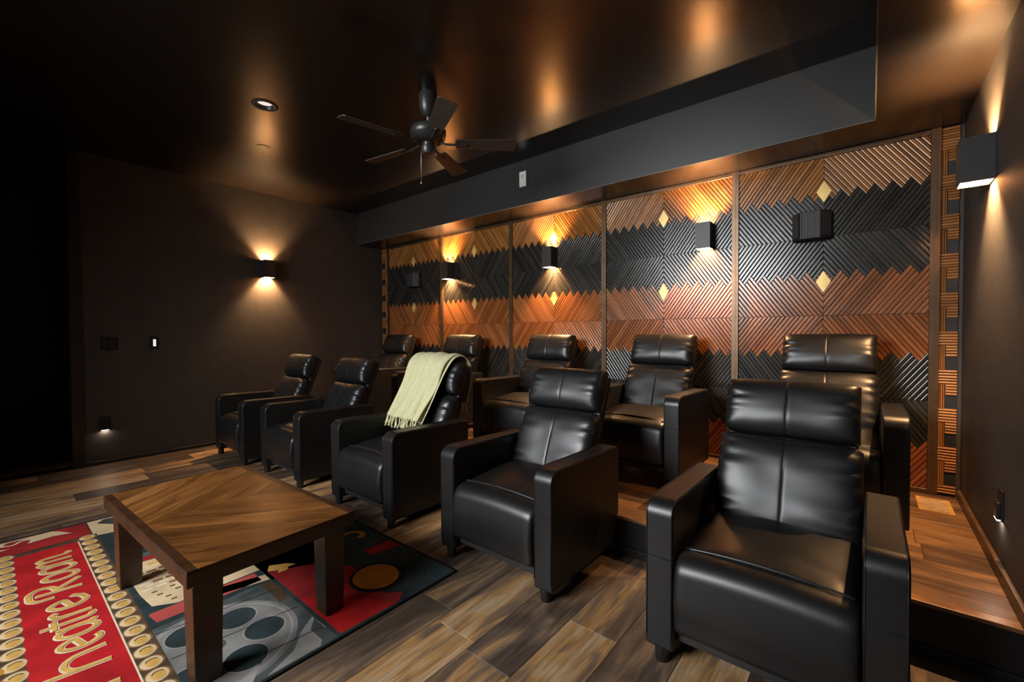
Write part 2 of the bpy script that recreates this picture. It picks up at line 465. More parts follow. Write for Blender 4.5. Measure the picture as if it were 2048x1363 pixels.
def quarter(xa, xb, z0, z1, direc, zig_side):
    """slats filling a rectangle; direc +1 = '/', -1 = '\\'; zig_side: 'b' toothed bottom edge, 't' toothed top edge"""
    out = []
    d = (math.cos(TH), direc * math.sin(TH)) if direc > 0 else (-math.cos(TH), math.sin(TH))
    nrm = (math.sin(TH), -math.cos(TH)) if direc > 0 else (math.sin(TH), math.cos(TH))   # to the right of the slat
    rect = [(1, 0, xb - 0.001), (-1, 0, -(xa + 0.001))]
    rect += [(0, 1, z1 - 0.0015)] if zig_side == 'b' else [(0, -1, -(z0 + 0.0015))]
    zc = z0 if zig_side == 'b' else z1
    # tooth tips of this region: at zc - AMP/2 pointing down ('b') or zc + AMP/2 pointing up ('t'), spaced PITCH_T
    # phase chosen so that a boundary peak lies on xa (left halves) -- shared by both sides of the zigzag
    for i in range(-12, 24):
        xt = xa + (i + (0.5 if zig_side == 'b' else 0.0)) * PITCH_T
        tip = (xt, zc - AMP / 2) if zig_side == 'b' else (xt, zc + AMP / 2)
        vr = nrm[0] * tip[0] + nrm[1] * tip[1]
        # cutting line through the tip along the other family; the slat group lies on the inner side
        if zig_side == 'b':
            # '/' slats: group left of the tip line, cut by '\' line; '\' slats: group right of the tip line, cut by '/' line
            if direc > 0: rng = (vr - NS * SW, vr); cn = (-math.sin(TH), -math.cos(TH))
            else: rng = (vr, vr + NS * SW); cn = (math.sin(TH), -math.cos(TH))
        else:
            if direc > 0: rng = (vr, vr + NS * SW); cn = (math.sin(TH), math.cos(TH))
            else: rng = (vr - NS * SW, vr); cn = (-math.sin(TH), math.cos(TH))
        cc = cn[0] * tip[0] + cn[1] * tip[1] - 0.0006
        planes = rect + [(cn[0], cn[1], cc)]
        for k in range(NS):
            g = slat_geo(planes, d, nrm, rng[0] + k * SW, rng[0] + (k + 1) * SW)
            if g: out.append(g)
    return out
BANDS = {  # (row from top, upper?) -> colour
    (0, 1): 'slat_amber', (0, 0): 'slat_black', (1, 1): 'slat_black', (1, 0): 'slat_red', (2, 1): 'slat_red',
    (2, 0): 'slat_black', (3, 1): 'slat_black', (3, 0): 'slat_deep'}
PLAB = ['slatted wood chevron panel beside the far dark side wall, first of five', 'slatted wood chevron panel second from the far dark side wall',
        'slatted wood chevron panel in the middle of the five', 'slatted wood chevron panel with the brightest wall sconce, second from the right border',
        'largest slatted wood chevron panel, next to the basketweave border on the right']
for pi in range(5):
    xa, xb = POSTS[pi] + 0.0235, POSTS[pi + 1] - 0.0235
    xm = (xa + xb) / 2
    pan = empty('wall_panel', (xm, 0, HP), label=PLAB[pi], cat='wall panel', group='slatted chevron wall panels')
    off = Vector((-xm, 0, -HP))
    ob = box('backing_board', (xa - xm, xb - xm, -0.008, -0.001, ZB0 - HP, ZTOP - HP), 'board_black', pan)
    allsl = []
    for r in range(4):
        z1 = ZTOP - r * ROWH; z0 = z1 - ROWH; zc = (z0 + z1) / 2 + (0.008 if r == 0 else (0.006 if r == 1 else 0))
        for side in (0, 1):
            for uppr in (1, 0):
                direc = 1 if uppr else -1
                if uppr: sl = quarter(xa, xm, zc, z1, direc, 'b')
                else: sl = quarter(xa, xm, z0, zc, direc, 't')
                for (V, F, UVs, c) in sl:
                    if side:
                        V = [(2 * xm - p[0], p[1], p[2]) for p in V]; F = [tuple(reversed(q)) for q in F]; c = (2 * xm - c[0], c[1])
                        UVs = [(u + 11.3, v + 1000) for u, v in UVs]
                    allsl.append((V, F, UVs, c, BANDS[(r, uppr)]))
    # nearest, visible slats become parts of their own; the rest stay joined
    single = set()
    if pi >= 3:
        zmin = 0.95 if pi == 4 else 1.0
        idx = [i for i, s in enumerate(allsl)]
        idx.sort(key=lambda i: (allsl[i][3][1] < zmin, -max(abs(allsl[i][0][q + 1][2] - allsl[i][0][q][2]) for q in (4, 6, 8))))
        single = set(idx[:298])
    rest = {}
    for i, (V, F, UVs, c, mt) in enumerate(allsl):
        if i in single:
            mesh_obj('slat', [Vector(p) + off - Vector((c[0] - xm, 0, c[1] - HP)) for p in V], F, mt, pan, uvs=UVs, loc=(c[0] - xm, 0, c[1] - HP), smooth=False)
        else:
            rest.setdefault(mt, MB()).add([Vector(p) + off for p in V], F, UVs)
    for mt, mb in rest.items():
        o = mb.build('slat_field', mt, pan); o['kind'] = 'stuff'
    for zc in (2.248, 1.607):
        w_, h_ = 0.044, 0.076
        z = zc - HP
        v = [(0, -0.008, z - h_), (w_, -0.008, z), (0, -0.008, z + h_), (-w_, -0.008, z), (0, -0.0225, z - h_), (w_, -0.0225, z), (0, -0.0225, z + h_), (-w_, -0.0225, z), (0, -0.0228, z)]
        f = [(0, 1, 5, 4), (1, 2, 6, 5), (2, 3, 7, 6), (3, 0, 4, 7), (4, 5, 8), (5, 6, 8), (6, 7, 8), (7, 4, 8)]
        fix_normals(mesh_obj('diamond_inlay', v, f, 'brass', pan))

# basketweave border strips at both ends
def border(x0, x1, mirror, label, single):
    t = empty('border_panel', ((x0 + x1) / 2, 0, HP), label=label, cat='wall panel', group='basketweave wall borders')
    xm = (x0 + x1) / 2
    box('backing_board', (x0 - xm, x1 - xm, -0.010, -0.001, 0.004, ZS - HP - 0.003), 'board_black', t)
    w = x1 - x0
    U = 0.243; mbj = MB(); n = [5000]
    def add(xa, xb, za, zb, vert):
        if mirror: xa, xb = w - xb, w - xa
        if zb > ZS - HP - 0.004 or za < 0.006: return
        n[0] += 1
        # rounded little slat
        ts = [0.05, 0.2, 0.5, 0.8, 0.95]; hs = [0, 0.75, 1, 0.75, 0]
        V = []; UV = []
        for q, h in zip(ts, hs):
            for e in (0, 1):
                if vert: V.append((xa + (xb - xa) * q - w / 2, -0.010 - 0.010 * h, za + (zb - za) * e)); UV.append((za + e * (zb - za) + n[0], n[0] + .1 + .8 * q))
                else: V.append((xa + (xb - xa) * e - w / 2, -0.010 - 0.010 * h, za + (zb - za) * q)); UV.append((e * (xb - xa) + n[0] * .7, n[0] + .1 + .8 * q))
        F = [(2 * i, 2 * i + 1, 2 * i + 3, 2 * i + 2) for i in range(4)] + [(8, 6, 4, 2, 0), (1, 3, 5, 7, 9)]
        if single: fix_normals(mesh_obj('slat', V, F, 'slat_border', t, uvs=UV))
        else: mbj.add(V, F, UV)
    z = ZS - HP - 0.006
    first = True
    while z > 0.02:
        hb = 0.0178
        nfull = 8 if first else 5
        for k in range(nfull): add(0, w, z - (k + 1) * hb, z - k * hb, False)
        z -= nfull * hb; first = False
        vw = w * 0.36 / 3
        for k in range(3): add(k * vw, (k + 1) * vw, z - 0.154, z, True)
        for k in range(4): add(w * 0.39, w, z - (k + 1) * hb, z - k * hb, False)
        z -= 0.154
        if z < 0.16:
            k = 0
            while z - k * hb > 0.024:
                add(0, w, z - (k + 1) * hb, z - k * hb, False); k += 1
            break
    if not single:
        fix_normals(mbj.build('slat_field', 'slat_border', t))['kind'] = 'stuff'
    return t
border(6.0595, 6.142, False, 'tall narrow basketweave wood border beside the right wall', True)
border(0.03, 0.1755, True, 'tall narrow basketweave wood border in the far left corner', False)

# ------------------------------------------------------------------ wall sconces
def make_sconce():
    # back on plane y=0, sticking out to -y, origin at the centre of the back
    t = empty('wall_sconce')
    w, d, h, k = 0.0575, 0.118, 0.105, 0.004
    mb = MB()
    mb.box(-w, w, -d, -d + k, -h, h); mb.box(-w, w, -k - 0.001, -0.001, -h, h)
    mb.box(-w, -w + k, -d + k, -k - 0.001, -h, h); mb.box(w - k, w, -d + k, -k - 0.001, -h, h)
    mb.build('body', 'sconce_black', t)
    mb = MB(); i = w - k - 0.0006; yf = -d + k + 0.0006; yb = -k - 0.0016; hh = h - 0.003
    mb.add([(-i, yf, -hh), (i, yf, -hh), (i, yb, -hh), (-i, yb, -hh), (-i, yf, hh), (i, yf, hh), (i, yb, hh), (-i, yb, hh)],
           [(0, 4, 5, 1), (1, 5, 6, 2), (2, 6, 7, 3), (3, 7, 4, 0)])
    mb.build('reflector', 'sconce_inner', t)
    box('lamp_holder', (-0.02, 0.02, -0.08, -0.002, -0.018, 0.018), 'metal_black', t, bev=0.003)
    lathe('lamp_disc', [(0.0, 0.026), (0.018, 0.026), (0.018, 0.019), (0.0, 0.019)], 'lamp_warm', t, 16, loc=(0, -0.058, 0))
    lathe('lamp_disc', [(0.0, -0.019), (0.018, -0.019), (0.018, -0.026), (0.0, -0.026)], 'lamp_warm', t, 16, loc=(0, -0.058, 0))
    for s in (1, -1):
        l = bpy.data.lights.new('sconce_lamp', 'SPOT'); l.energy = SCONCE_W; l.color = WARM; l.shadow_soft_size = 0.014; l.spot_size = math.radians(104); l.spot_blend = 1.0
        lo = bpy.data.objects.new('sconce_lamp', l); lo.location = (0, -0.058, s * 0.040); lo.rotation_euler = (math.pi if s > 0 else 0, 0, 0); link(lo, t)
        l = bpy.data.lights.new('sconce_bulb', 'POINT'); l.energy = SCONCE_GLOW; l.color = WARM; l.shadow_soft_size = 0.012
        lo = bpy.data.objects.new('sconce_bulb', l); lo.location = (0, -0.058, s * 0.048); link(lo, t)
    return t
sc0 = make_sconce()
SC = [((1.56, -0.020, 2.043), 0, 'black box wall sconce on the slatted wall, second panel from the far corner'),
      ((3.13, -0.020, 2.036), 0, 'black box wall sconce on the middle slatted panel'),
      ((4.668, -0.020, 2.034), 0, 'black box wall sconce on the second slatted panel from the right'),
      ((0.0, -1.635, 2.04), math.pi / 2, 'black box wall sconce alone on the dark far side wall'),
      ((W, -0.836, 2.055), -math.pi / 2, 'black box wall sconce on the right side wall at the picture edge')]
for i, (loc, rz, lab) in enumerate(SC):
    o = sc0 if i == 0 else copy_tree(sc0)
    o.location = loc; o.rotation_euler = (0, 0, rz)
    tag(o, lab, 'wall light', 'box wall sconces')

# ------------------------------------------------------------------ recliners
A = math.radians(22)
DU = Vector((0, math.sin(A), math.cos(A)))     # up along the back
DN = Vector((0, -math.cos(A), math.sin(A)))    # out of the back, towards the sitter
BASE = Vector((0, 0.118, 0.43))                # foot of the cushion's front face
def sgnpow(x, e): return math.copysign(abs(x) ** e, x)
def puff(name, Wd, L, T, centre, du, dn, mat, parent, e=2.6, p=9, q=2.3, gath=0.006, seed=0.0, seam=True, n=104, bulge=0.0, lowf=0.004, belly=0.0, side_w=None):
    xs = set()
    for i in range(33):
        xs.add(round(math.sin(math.pi / 2 * (-1 + 2 * i / 32)), 5))
    if seam:
        for a in (-0.03, -0.018, -0.010, -0.006, -0.003, 0.003, 0.006, 0.010, 0.018, 0.03): xs.add(round(a / (Wd / 2), 5))
    xs = sorted(xs)
    V = []; F = []
    for s in xs:
        x0 = s * Wd / 2
        k = max(0.0, 1 - abs(s) ** p) ** (1 / q)
        kl = 0.90 + 0.10 * k
        for j in range(n):
            a = 2 * math.pi * j / n
            ca, sa = math.cos(a), math.sin(a)
            t_ = T / 2 * sgnpow(ca, 2 / e) * max(k, 0.04); u_ = L / 2 * sgnpow(sa, 2 / e) * kl
            if belly and ca > 0: t_ += belly * k * ca * max(0, 0.3 - sa)
            dist = (1 - abs(s)) * Wd / 2
            wr = 0.0
            if gath:
                ph = noise.noise(Vector((u_ * 9 + seed, math.copysign(3, s), seed)))
                env = math.exp(-dist / 0.036) * (1 - math.exp(-dist / 0.008)) * 2.2
                wr = gath * env * math.sin(u_ * 95 + 5 * ph + seed) * (0.4 + 0.9 * abs(noise.noise(Vector((u_ * 13, s * 2, seed + 4)))) * 2)
            wr += lowf * noise.noise(Vector((x0 * 7 + seed, u_ * 9, (1 if ca > 0 else -1) * 2.0 + seed))) * min(1, k * 1.2)
            if seam: wr -= 0.0028 * math.exp(-(x0 / 0.0045) ** 2)
            nn = Vector((0, ca, sa))
            t_ += wr * ca; u_ += wr * sa * 0.6
            x = x0
            if side_w: x = x0 * side_w(u_ / (L / 2))
            V.append(centre + du * u_ + dn * t_ + Vector((x, 0, 0)))
    m = len(xs)
    for i in range(m - 1):
        for j in range(n):
            a, b = i * n + j, i * n + (j + 1) % n
            F.append((a, b, b + n, a + n))
    F.append(tuple(range(n))[::-1]); F.append(tuple(range((m - 1) * n, m * n)))
    o = fix_normals(mesh_obj(name, V, F, mat, parent, True))
    return o
def front_curve(L, T, centre, du, dn, e, lift, a0, a1, x, n=26, belly=0.0):
    pts = []
    for i in range(n):
        a = a0 + (a1 - a0) * i / (n - 1)
        ca, sa = math.cos(a), math.sin(a)
        t_ = (T / 2) * sgnpow(ca, 2 / e)
        if belly and ca > 0: t_ += belly * ca * max(0, 0.3 - sa)
        pts.append(centre + du * ((L / 2) * sgnpow(sa, 2 / e) + lift * sa) + dn * (t_ + lift * ca) + Vector((x, 0, 0)))
    return pts
def make_recliner():
    t = empty('recliner')
    # arms
    AW, WO = 0.105, 0.377
    y0, y1, zb, zt = -0.345, 0.335, 0.058, 0.615
    for s in (-1, 1):
        prof = [(y0, zb)]
        r = 0.062
        for i in range(9):
            a = math.pi - math.pi / 2 * i / 8
            prof.append((y0 + r + r * math.cos(a), zt - r + r * math.sin(a)))
        r2 = 0.03
        for i in range(5):
            a = math.pi / 2 - math.pi / 2 * i / 4
            prof.append((y1 - r2 + r2 * math.cos(a), zt - 0.012 - r2 + r2 * math.sin(a)))
        prof.append((y1, zb + 0.004))
        xa, xb = (WO - AW, WO) if s > 0 else (-WO, -WO + AW)
        arm = prism_x('arm', prof, xa, xb, 'leather_side', t, bev=0.010, seg=3)
        arm.data.materials.append(M['leather'])
        for p in arm.data.polygons:
            if abs(p.normal.x) < 0.5: p.material_index = 1
        # welt along both long edges and the stitch line across the front
        mb = MB()
        edge = [(y0 - 0.0005, 0.10)] + [(y0 - 0.0005, 0.40)] + [(y0 + r + (r + 0.0005) * math.cos(math.pi - math.pi / 2 * i / 8), zt - r + (r + 0.0005) * math.sin(math.pi - math.pi / 2 * i / 8)) for i in range(9)] + [(y1 - 0.04, zt - 0.010)]
        for ex in (xa + 0.006, xb - 0.006):
            tube_geo(mb, [(ex, y, z - 0.001) for y, z in edge], 0.0023, 5)
        mb.build('welt', 'piping', arm, True)
        tube('stitch_line', [(xa + 0.004, y0 - 0.0002, 0.405), (xb - 0.004, y0 - 0.0002, 0.403)], 0.0016, 'stitch', arm, 5)
    # feet
    for fx in (-0.322, 0.322):
        for fy in (-0.315, 0.285):
            lathe('foot', [(0.022, 0.0), (0.025, 0.004), (0.027, 0.062)], 'foot_black', t, 16, loc=(fx, fy, 0))
    # under frame and rail
    box('frame', (-0.27, 0.27, -0.25, 0.30, 0.10, 0.26), 'foot_black', t)
    box('front_rail', (-0.27, 0.27, -0.30, -0.27, 0.085, 0.125), 'metal_black', t, bev=0.004)
    # seat cushion
    seat = puff('seat_cushion', 0.54, 0.50, 0.17, Vector((0, -0.055, 0.365)), Vector((0, 1, 0.055)).normalized(), Vector((0, -0.055, 1)).normalized(), 'leather', t, e=5, p=14, q=2.4, gath=0.0, seam=False, seed=2.0, lowf=0.006)
    # crowned top
    for v in seat.data.vertices:
        if v.co.z > 0.40: v.co.z += 0.022 * max(0, 1 - (v.co.x / 0.27) ** 2) * max(0, 1 - ((v.co.y + 0.08) / 0.3) ** 2)
    # footrest with rounded top front
    prof = []
    fz0, fz1, fy0, fy1 = 0.138, 0.432, -0.360, -0.235
    prof.append((fy1, fz0)); prof.append((fy0 + 0.045, fz0 - 0.002))
    for i in range(5):
        a = -math.pi / 2 - math.pi / 2 * i / 4
        prof.append((fy0 + 0.03 + 0.03 * math.cos(a), fz0 + 0.03 + 0.03 * math.sin(a)))
    for i in range(6):
        q = i / 5; prof.append((fy0 - 0.010 * math.sin(q * math.pi), fz0 + 0.05 + (fz1 - 0.07 - fz0 - 0.05) * q))
    for i in range(1, 10):
        a = math.pi - math.pi / 2 * i / 9
        prof.append((fy0 + 0.085 + 0.085 * math.cos(a), fz1 - 0.075 + 0.075 * math.sin(a)))
    prof.append((fy1, fz1 - 0.006))
    xs = [-1, -0.985, -0.955, -0.9, -0.8, -0.6, -0.4, -0.2, 0, 0.2, 0.4, 0.6, 0.8, 0.9, 0.955, 0.985, 1]
    cy, cz = (fy0 + fy1) / 2, (fz0 + fz1) / 2
    V = []; F = []; n = len(prof)
    for s in xs:
        k = {1: 0.90, 0.985: 0.955, 0.955: 0.985}.get(abs(s), 1.0)
        for (y, z) in prof:
            zz = cz + (z - cz) * k
            if z > cz: zz += 0.012 * (1 - s * s) - 0.006
            V.append((s * 0.268, cy + (y - cy) * (0.75 + 0.25 * (k - 0.9) / 0.1), zz))
    for i in range(len(xs) - 1):
        for j in range(n):
            a, b = i * n + j, i * n + (j + 1) % n
            F.append((a, b, b + n, a + n))
    F.append(tuple(range(n))[::-1]); F.append(tuple(range((len(xs) - 1) * n, len(xs) * n)))
    fr = fix_normals(mesh_obj('footrest', V, F, 'leather', t, True))
    tube('welt', [(s * 0.255, -0.262 - 0.006 * (1 - s * s), 0.428 + 0.018 * (1 - s * s)) for s in [-1 + 2 * i / 20 for i in range(21)]], 0.006, 'piping', fr, 6)
    # back cushion and headrest
    T1, L1 = 0.150, 0.415
    c1 = BASE + DU * 0.186 - DN * (T1 / 2 - 0.008)
    bk = puff('back_cushion', 0.535, L1, T1, c1, DU, DN, 'leather', t, e=3.0, p=10, q=2.2, gath=0.0062, seed=1.3, belly=0.012, lowf=0.007)
    tube('seam', front_curve(L1, T1, c1, DU, DN, 3.0, -0.0030, -1.25, 1.25, 0.0, belly=0.012), 0.0013, 'stitch', bk, 5)
    T2, L2 = 0.165, 0.264
    c2 = BASE + DU * 0.530 - DN * (T2 / 2 - 0.010)
    hd = puff('headrest', 0.515, L2, T2, c2, DU, DN, 'leather', t, e=2.5, p=12, q=2.3, gath=0.0055, seed=5.1, lowf=0.004)
    tube('seam', front_curve(L2, T2, c2, DU, DN, 2.5, -0.0030, -1.2, 1.9, 0.0), 0.0013, 'stitch', hd, 5)
    # padded back shell
    pr = []
    zz = [(-0.20, 0.0), (0.60, 0.0), (0.632, 0.02), (0.645, 0.05), (0.632, 0.078), (0.58, 0.088), (-0.16, 0.088)]
    for u, w in zz:
        p_ = BASE + DU * u - DN * (0.095 + w * 0.75)
        pr.append((p_.y, p_.z))
    prism_x('back_shell', pr, -0.250, 0.250, 'leather_side', t, bev=0.014, seg=3)
    return t
rc0 = make_recliner()
SEATS = [  # x, y, rz, row
    (0.80, -1.975, 0.00, 0), (1.83, -1.92, 0.0, 0), (3.03, -1.888, 0.0, 0), (4.242, -1.886, 0.0, 0), (5.442, -1.905, 0.0, 0),
    (0.76, -0.645, 0, 1), (2.01, -0.645, 0, 1), (3.27, -0.645, 0, 1), (4.395, -0.645, 0, 1), (5.505, -0.645, 0, 1)]
SLAB = ['black leather recliner in the front row, beside the far dark side wall',
        'black leather recliner in the front row, second from the far side wall',
        'black leather recliner in the front row with a green throw blanket over its back',
        'black leather recliner in the front row, right of the blanket chair',
        'large black leather recliner closest to the camera in the front row',
        'black leather recliner on the platform in the far left corner',
        'black leather recliner on the platform, second from the far corner, behind the blanket chair',
        'black leather recliner on the platform, third from the far corner, middle of the back row',
        'black leather recliner on the platform, fourth from the far corner',
        'black leather recliner on the platform nearest to the right wall']
for i, (x, y, rz, row) in enumerate(SEATS):
    o = rc0 if i == 0 else copy_tree(rc0)
    o.location = (x, y, HP if row else 0.0); o.rotation_euler = (0, 0, rz)
    tag(o, SLAB[i], 'recliner', 'recliners in the back row on the platform' if row else 'recliners in the front row')

# ------------------------------------------------------------------ throw blanket on the third front chair
def catmull(pts, n):
    pts = [Vector(p) for p in pts]; out = []
    P_ = [pts[0] * 2 - pts[1]] + pts + [pts[-1] * 2 - pts[-2]]
    m = len(pts) - 1
    for i in range(n):
        t = i / (n - 1) * m; k = min(int(t), m - 1); t -= k
        a, b, c, d = P_[k], P_[k + 1], P_[k + 2], P_[k + 3]
        out.append(0.5 * ((2 * b) + (c - a) * t + (2 * a - 5 * b + 4 * c - d) * t * t + (3 * b - a - 3 * c + d) * t ** 3))
    return out
def make_blanket(cx, cy):
    t = empty('throw_blanket', (cx, cy, 0), label='sage green knitted throw blanket with fringe draped over a recliner back', cat='blanket')
    path = [(0.085, 0.585), (0.135, 0.665), (0.185, 0.75), (0.232, 0.84), (0.268, 0.93), (0.302, 1.0), (0.352, 1.045), (0.410, 1.058), (0.470, 1.042), (0.512, 0.99), (0.520, 0.90), (0.492, 0.78), (0.475, 0.70)]
    pp = catmull([(0, a, b) for a, b in path], 60)
    def layer(name, xl, xr, lift, thick, seed, start=0, end=60):
        nx = 40; top = []; bot = []
        for i in range(start, end):
            p = pp[i]; d = (pp[min(i + 1, 59)] - pp[max(i - 1, 0)]).normalized()
            nn = Vector((0, -d.z, d.y)); q = i / 59
            a = xl(q); b = xr(q)
            rowt = []; rowb = []
            for j in range(nx + 1):
                f = j / nx; x = a + (b - a) * f
                fold = 0.017 * math.sin(f * 23 + 2.2 * math.sin(q * 5 + seed) + seed) * (0.25 + 0.75 * max(0, 1 - q / 0.55)) + 0.010 * noise.noise(Vector((x * 9, q * 6, seed)))
                if name == 'fold_top':      # one deeper crease running down from the middle
                    fold -= 0.030 * math.exp(-((x - (0.075 - 0.05 * q)) / 0.014) ** 2) * math.exp(-((q - 0.22) / 0.17) ** 2)
                edge = min(f, 1 - f); round_ = -thick * 0.5 * max(0, 1 - edge / 0.03) ** 2
                drop = 0.0
                if f < 0.12: drop = -0.035 * (1 - f / 0.12) ** 2 * (1 if q > 0.30 else q / 0.30)
                base = p + Vector((x, 0, 0)) + nn * (lift + fold + drop)
                rowt.append(base + nn * (thick + round_)); rowb.append(base - nn * 0.0 - nn * round_ * 0.5)
            top.append(rowt); bot.append(rowb)
        V = [v for r in top for v in r] + [v for r in bot for v in r]
        nr = len(top); m = nx + 1; F = []; o2 = nr * m
        for i in range(nr - 1):
            for j in range(nx):
                a = i * m + j
                F.append((a, a + 1, a + m + 1, a + m)); F.append((o2 + a, o2 + a + m, o2 + a + m + 1, o2 + a + 1))
            F.append((i * m, i * m + m, o2 + i * m + m, o2 + i * m)); F.append((i * m + nx, o2 + i * m + nx, o2 + i * m + m + nx, i * m + m + nx))
        for j in range(nx):
            F.append((j, o2 + j, o2 + j + 1, j + 1)); e = (nr - 1) * m + j
            F.append((e, e + 1, o2 + e + 1, o2 + e))
        o = fix_normals(mesh_obj(name, V, F, 'blanket_knit', t, True))
        return top, bot
    l1 = layer('fold_under', lambda q: -0.262 - 0.0 * q, lambda q: 0.165 + 0.05 * min(1, q * 1.5), 0.004, 0.011, 1.0)
    l2 = layer('fold_top', lambda q: -0.288 + 0.012 * math.sin(q * 7), lambda q: 0.135 + 0.065 * min(1, q * 1.6), 0.021, 0.013, 2.4)
    rr = random.Random(3)
    for (tp, bt), dz, cnt in ((l2, 0.075, 19), (l1, 0.06, 12)):
        for k in range(cnt):
            f = (k + 0.5) / cnt; j = min(39, int(f * 40))
            p = (tp[0][j] + bt[0][j]) / 2
            dx = rr.uniform(-0.012, 0.012)
            pts = [p + Vector((0, 0.002, 0.004))]
            for q in (0.25, 0.5, 0.75, 1.0):
                pts.append(p + Vector((dx * q + 0.004 * math.sin(9 * q + k), -0.022 * q + 0.004 * math.sin(5 * q + 2 * k), -dz * q * rr.uniform(0.95, 1.08))))
            tube('tassel', catmull(pts, 9), 0.0058, 'blanket_knit', t, 6, lambda u: 0.75 + 0.35 * math.sin(u * 2.6))
    for k in range(14):   # back fringe
        f = (k + 0.5) / 14; j = min(39, int(f * 40)); p = (l2[0][-1][j] + l2[1][-1][j]) / 2
        tube('tassel', [p, p + Vector((rr.uniform(-.01, .01), 0.004, -0.05)), p + Vector((rr.uniform(-.012, .012), 0.002, -0.095))], 0.0055, 'blanket_knit', t, 6)
    return t
make_blanket(3.03, -1.888)

# ------------------------------------------------------------------ coffee table
def make_table():
    t = empty('coffee_table', (3.366, -3.145, 0), math.radians(2.7), label='low rectangular brown wood coffee table with chevron top on the rug', cat='table')
    L, D, zt = 0.583, 0.318, 0.452
    RZ = 0.0105
    # slab under the veneer
    box('top_slab', (-L, L, -D, D, zt - 0.060, zt - 0.006), 'table_dark', t, bev=0.004)
    box('edge_strip', (-L, L, -D, -D + 0.032, zt - 0.006, zt), 'table_dark', t, bev=0.002)
    box('edge_strip', (-L, L, D - 0.032, D, zt - 0.006, zt), 'table_dark', t, bev=0.002)
    box('apron', (-L + 0.028, L - 0.028, -D + 0.028, D - 0.028, zt - 0.078, zt - 0.060), 'table_dark', t)
    # chevron boards: two mirrored fields meeting on the middle line
    ang = math.radians(52); ca, sa = math.cos(ang), math.sin(ang)
    pw = 0.085; y0, y1 = -D + 0.033, D - 0.033
    for side in (-1, 1):
        xa, xb = (-L, -0.0006) if side < 0 else (0.0006, L)
        d = (ca, sa * (1 if side > 0 else 1) * (-side))
        d = (ca, sa) if side > 0 else (-ca, sa)
        nrm = (-d[1], d[0])
        planes = [(1, 0, xb), (-1, 0, -xa), (0, 1, y1), (0, -1, -y0)]
        for k in range(-14, 15):
            v0, v1 = k * pw, (k + 1) * pw
            # clip the parallel strip to the rectangle (convex)
            poly = [(nrm[0] * v0 + d[0] * -2, nrm[1] * v0 + d[1] * -2), (nrm[0] * v0 + d[0] * 2, nrm[1] * v0 + d[1] * 2),
                    (nrm[0] * v1 + d[0] * 2, nrm[1] * v1 + d[1] * 2), (nrm[0] * v1 - d[0] * 2, nrm[1] * v1 - d[1] * 2)]
            for (nx, ny, c) in planes:
                out = []
                for i in range(len(poly)):
                    p, q = poly[i], poly[(i + 1) % len(poly)]
                    fp, fq = nx * p[0] + ny * p[1] - c, nx * q[0] + ny * q[1] - c
                    if fp <= 0: out.append(p)
                    if (fp < 0 < fq) or (fq < 0 < fp):
                        s = fp / (fp - fq); out.append((p[0] + (q[0] - p[0]) * s, p[1] + (q[1] - p[1]) * s))
                poly = out
                if not poly: break
            if len(poly) < 3: continue
            area = abs(sum(poly[i][0] * poly[(i + 1) % len(poly)][1] - poly[(i + 1) % len(poly)][0] * poly[i][1] for i in range(len(poly)))) / 2
            if area < 2e-4: continue
            cx = sum(p[0] for p in poly) / len(poly); cy = sum(p[1] for p in poly) / len(poly)
            a = math.atan2(d[1], d[0])
            loc = [((p[0] - cx) * math.cos(-a) - (p[1] - cy) * math.sin(-a), (p[0] - cx) * math.sin(-a) + (p[1] - cy) * math.cos(-a)) for p in poly]
            sh = 1 - 0.0007 / max(0.01, pw)
            o = prism_z('top_board', [(p[0], p[1] * 0.985) for p in loc], zt - 0.006, zt - 0.0004, 'table_wood', t)
            o.location = (cx, cy, 0); o.rotation_euler = (0, 0, a)
    for lx in (-1, 1):
        for ly in (-1, 1):
            cx, cy = lx * (L - 0.085), ly * (D - 0.075)
            mbv = []
            a, b = 0.048, 0.042
            v = [(cx - b, cy - b, RZ), (cx + b, cy - b, RZ), (cx + b, cy + b, RZ), (cx - b, cy + b, RZ), (cx - a, cy - a, zt - 0.078), (cx + a, cy - a, zt - 0.078), (cx + a, cy + a, zt - 0.078), (cx - a, cy + a, zt - 0.078)]
            bevel(mesh_obj('leg', v, BOXF, 'table_dark', t), 0.003)
    return t
make_table()

# ------------------------------------------------------------------ rug with printed design
RX0, RX1, RY0, RY1 = 1.717, 4.060, -4.45, -2.30
rug = empty('area_rug', ((RX0 + RX1) / 2, (RY0 + RY1) / 2, 0), label='large movie-themed area rug with a red Theatre Room banner under the coffee table', cat='rug')
RCX, RCY = (RX0 + RX1) / 2, (RY0 + RY1) / 2
RUGZ = 0.0075
box('pile', (RX0 - RCX, RX1 - RCX, RY0 - RCY, RY1 - RCY, 0.0004, RUGZ), 'rug_base', rug, bev=0.003)
mb = MB()
for b_ in ((RX0 - 0.006, RX0 + 0.006, RY0, RY1), (RX1 - 0.006, RX1 + 0.006, RY0, RY1), (RX0, RX1, RY0 - 0.006, RY0 + 0.006), (RX0, RX1, RY1 - 0.006, RY1 + 0.006)):
    mb.box(b_[0] - RCX, b_[1] - RCX, b_[2] - RCY, b_[3] - RCY, 0.0004, RUGZ + 0.0008)
mb.build('binding', 'rug_black', rug)
def pr(name, poly, mat, layer, parent=None):
    z0 = RUGZ - 0.001; z1 = RUGZ + 0.00022 * layer
    o = prism_z(name, [(x - RCX, y - RCY) for x, y in poly], z0, z1, mat, parent or rug)
    return o
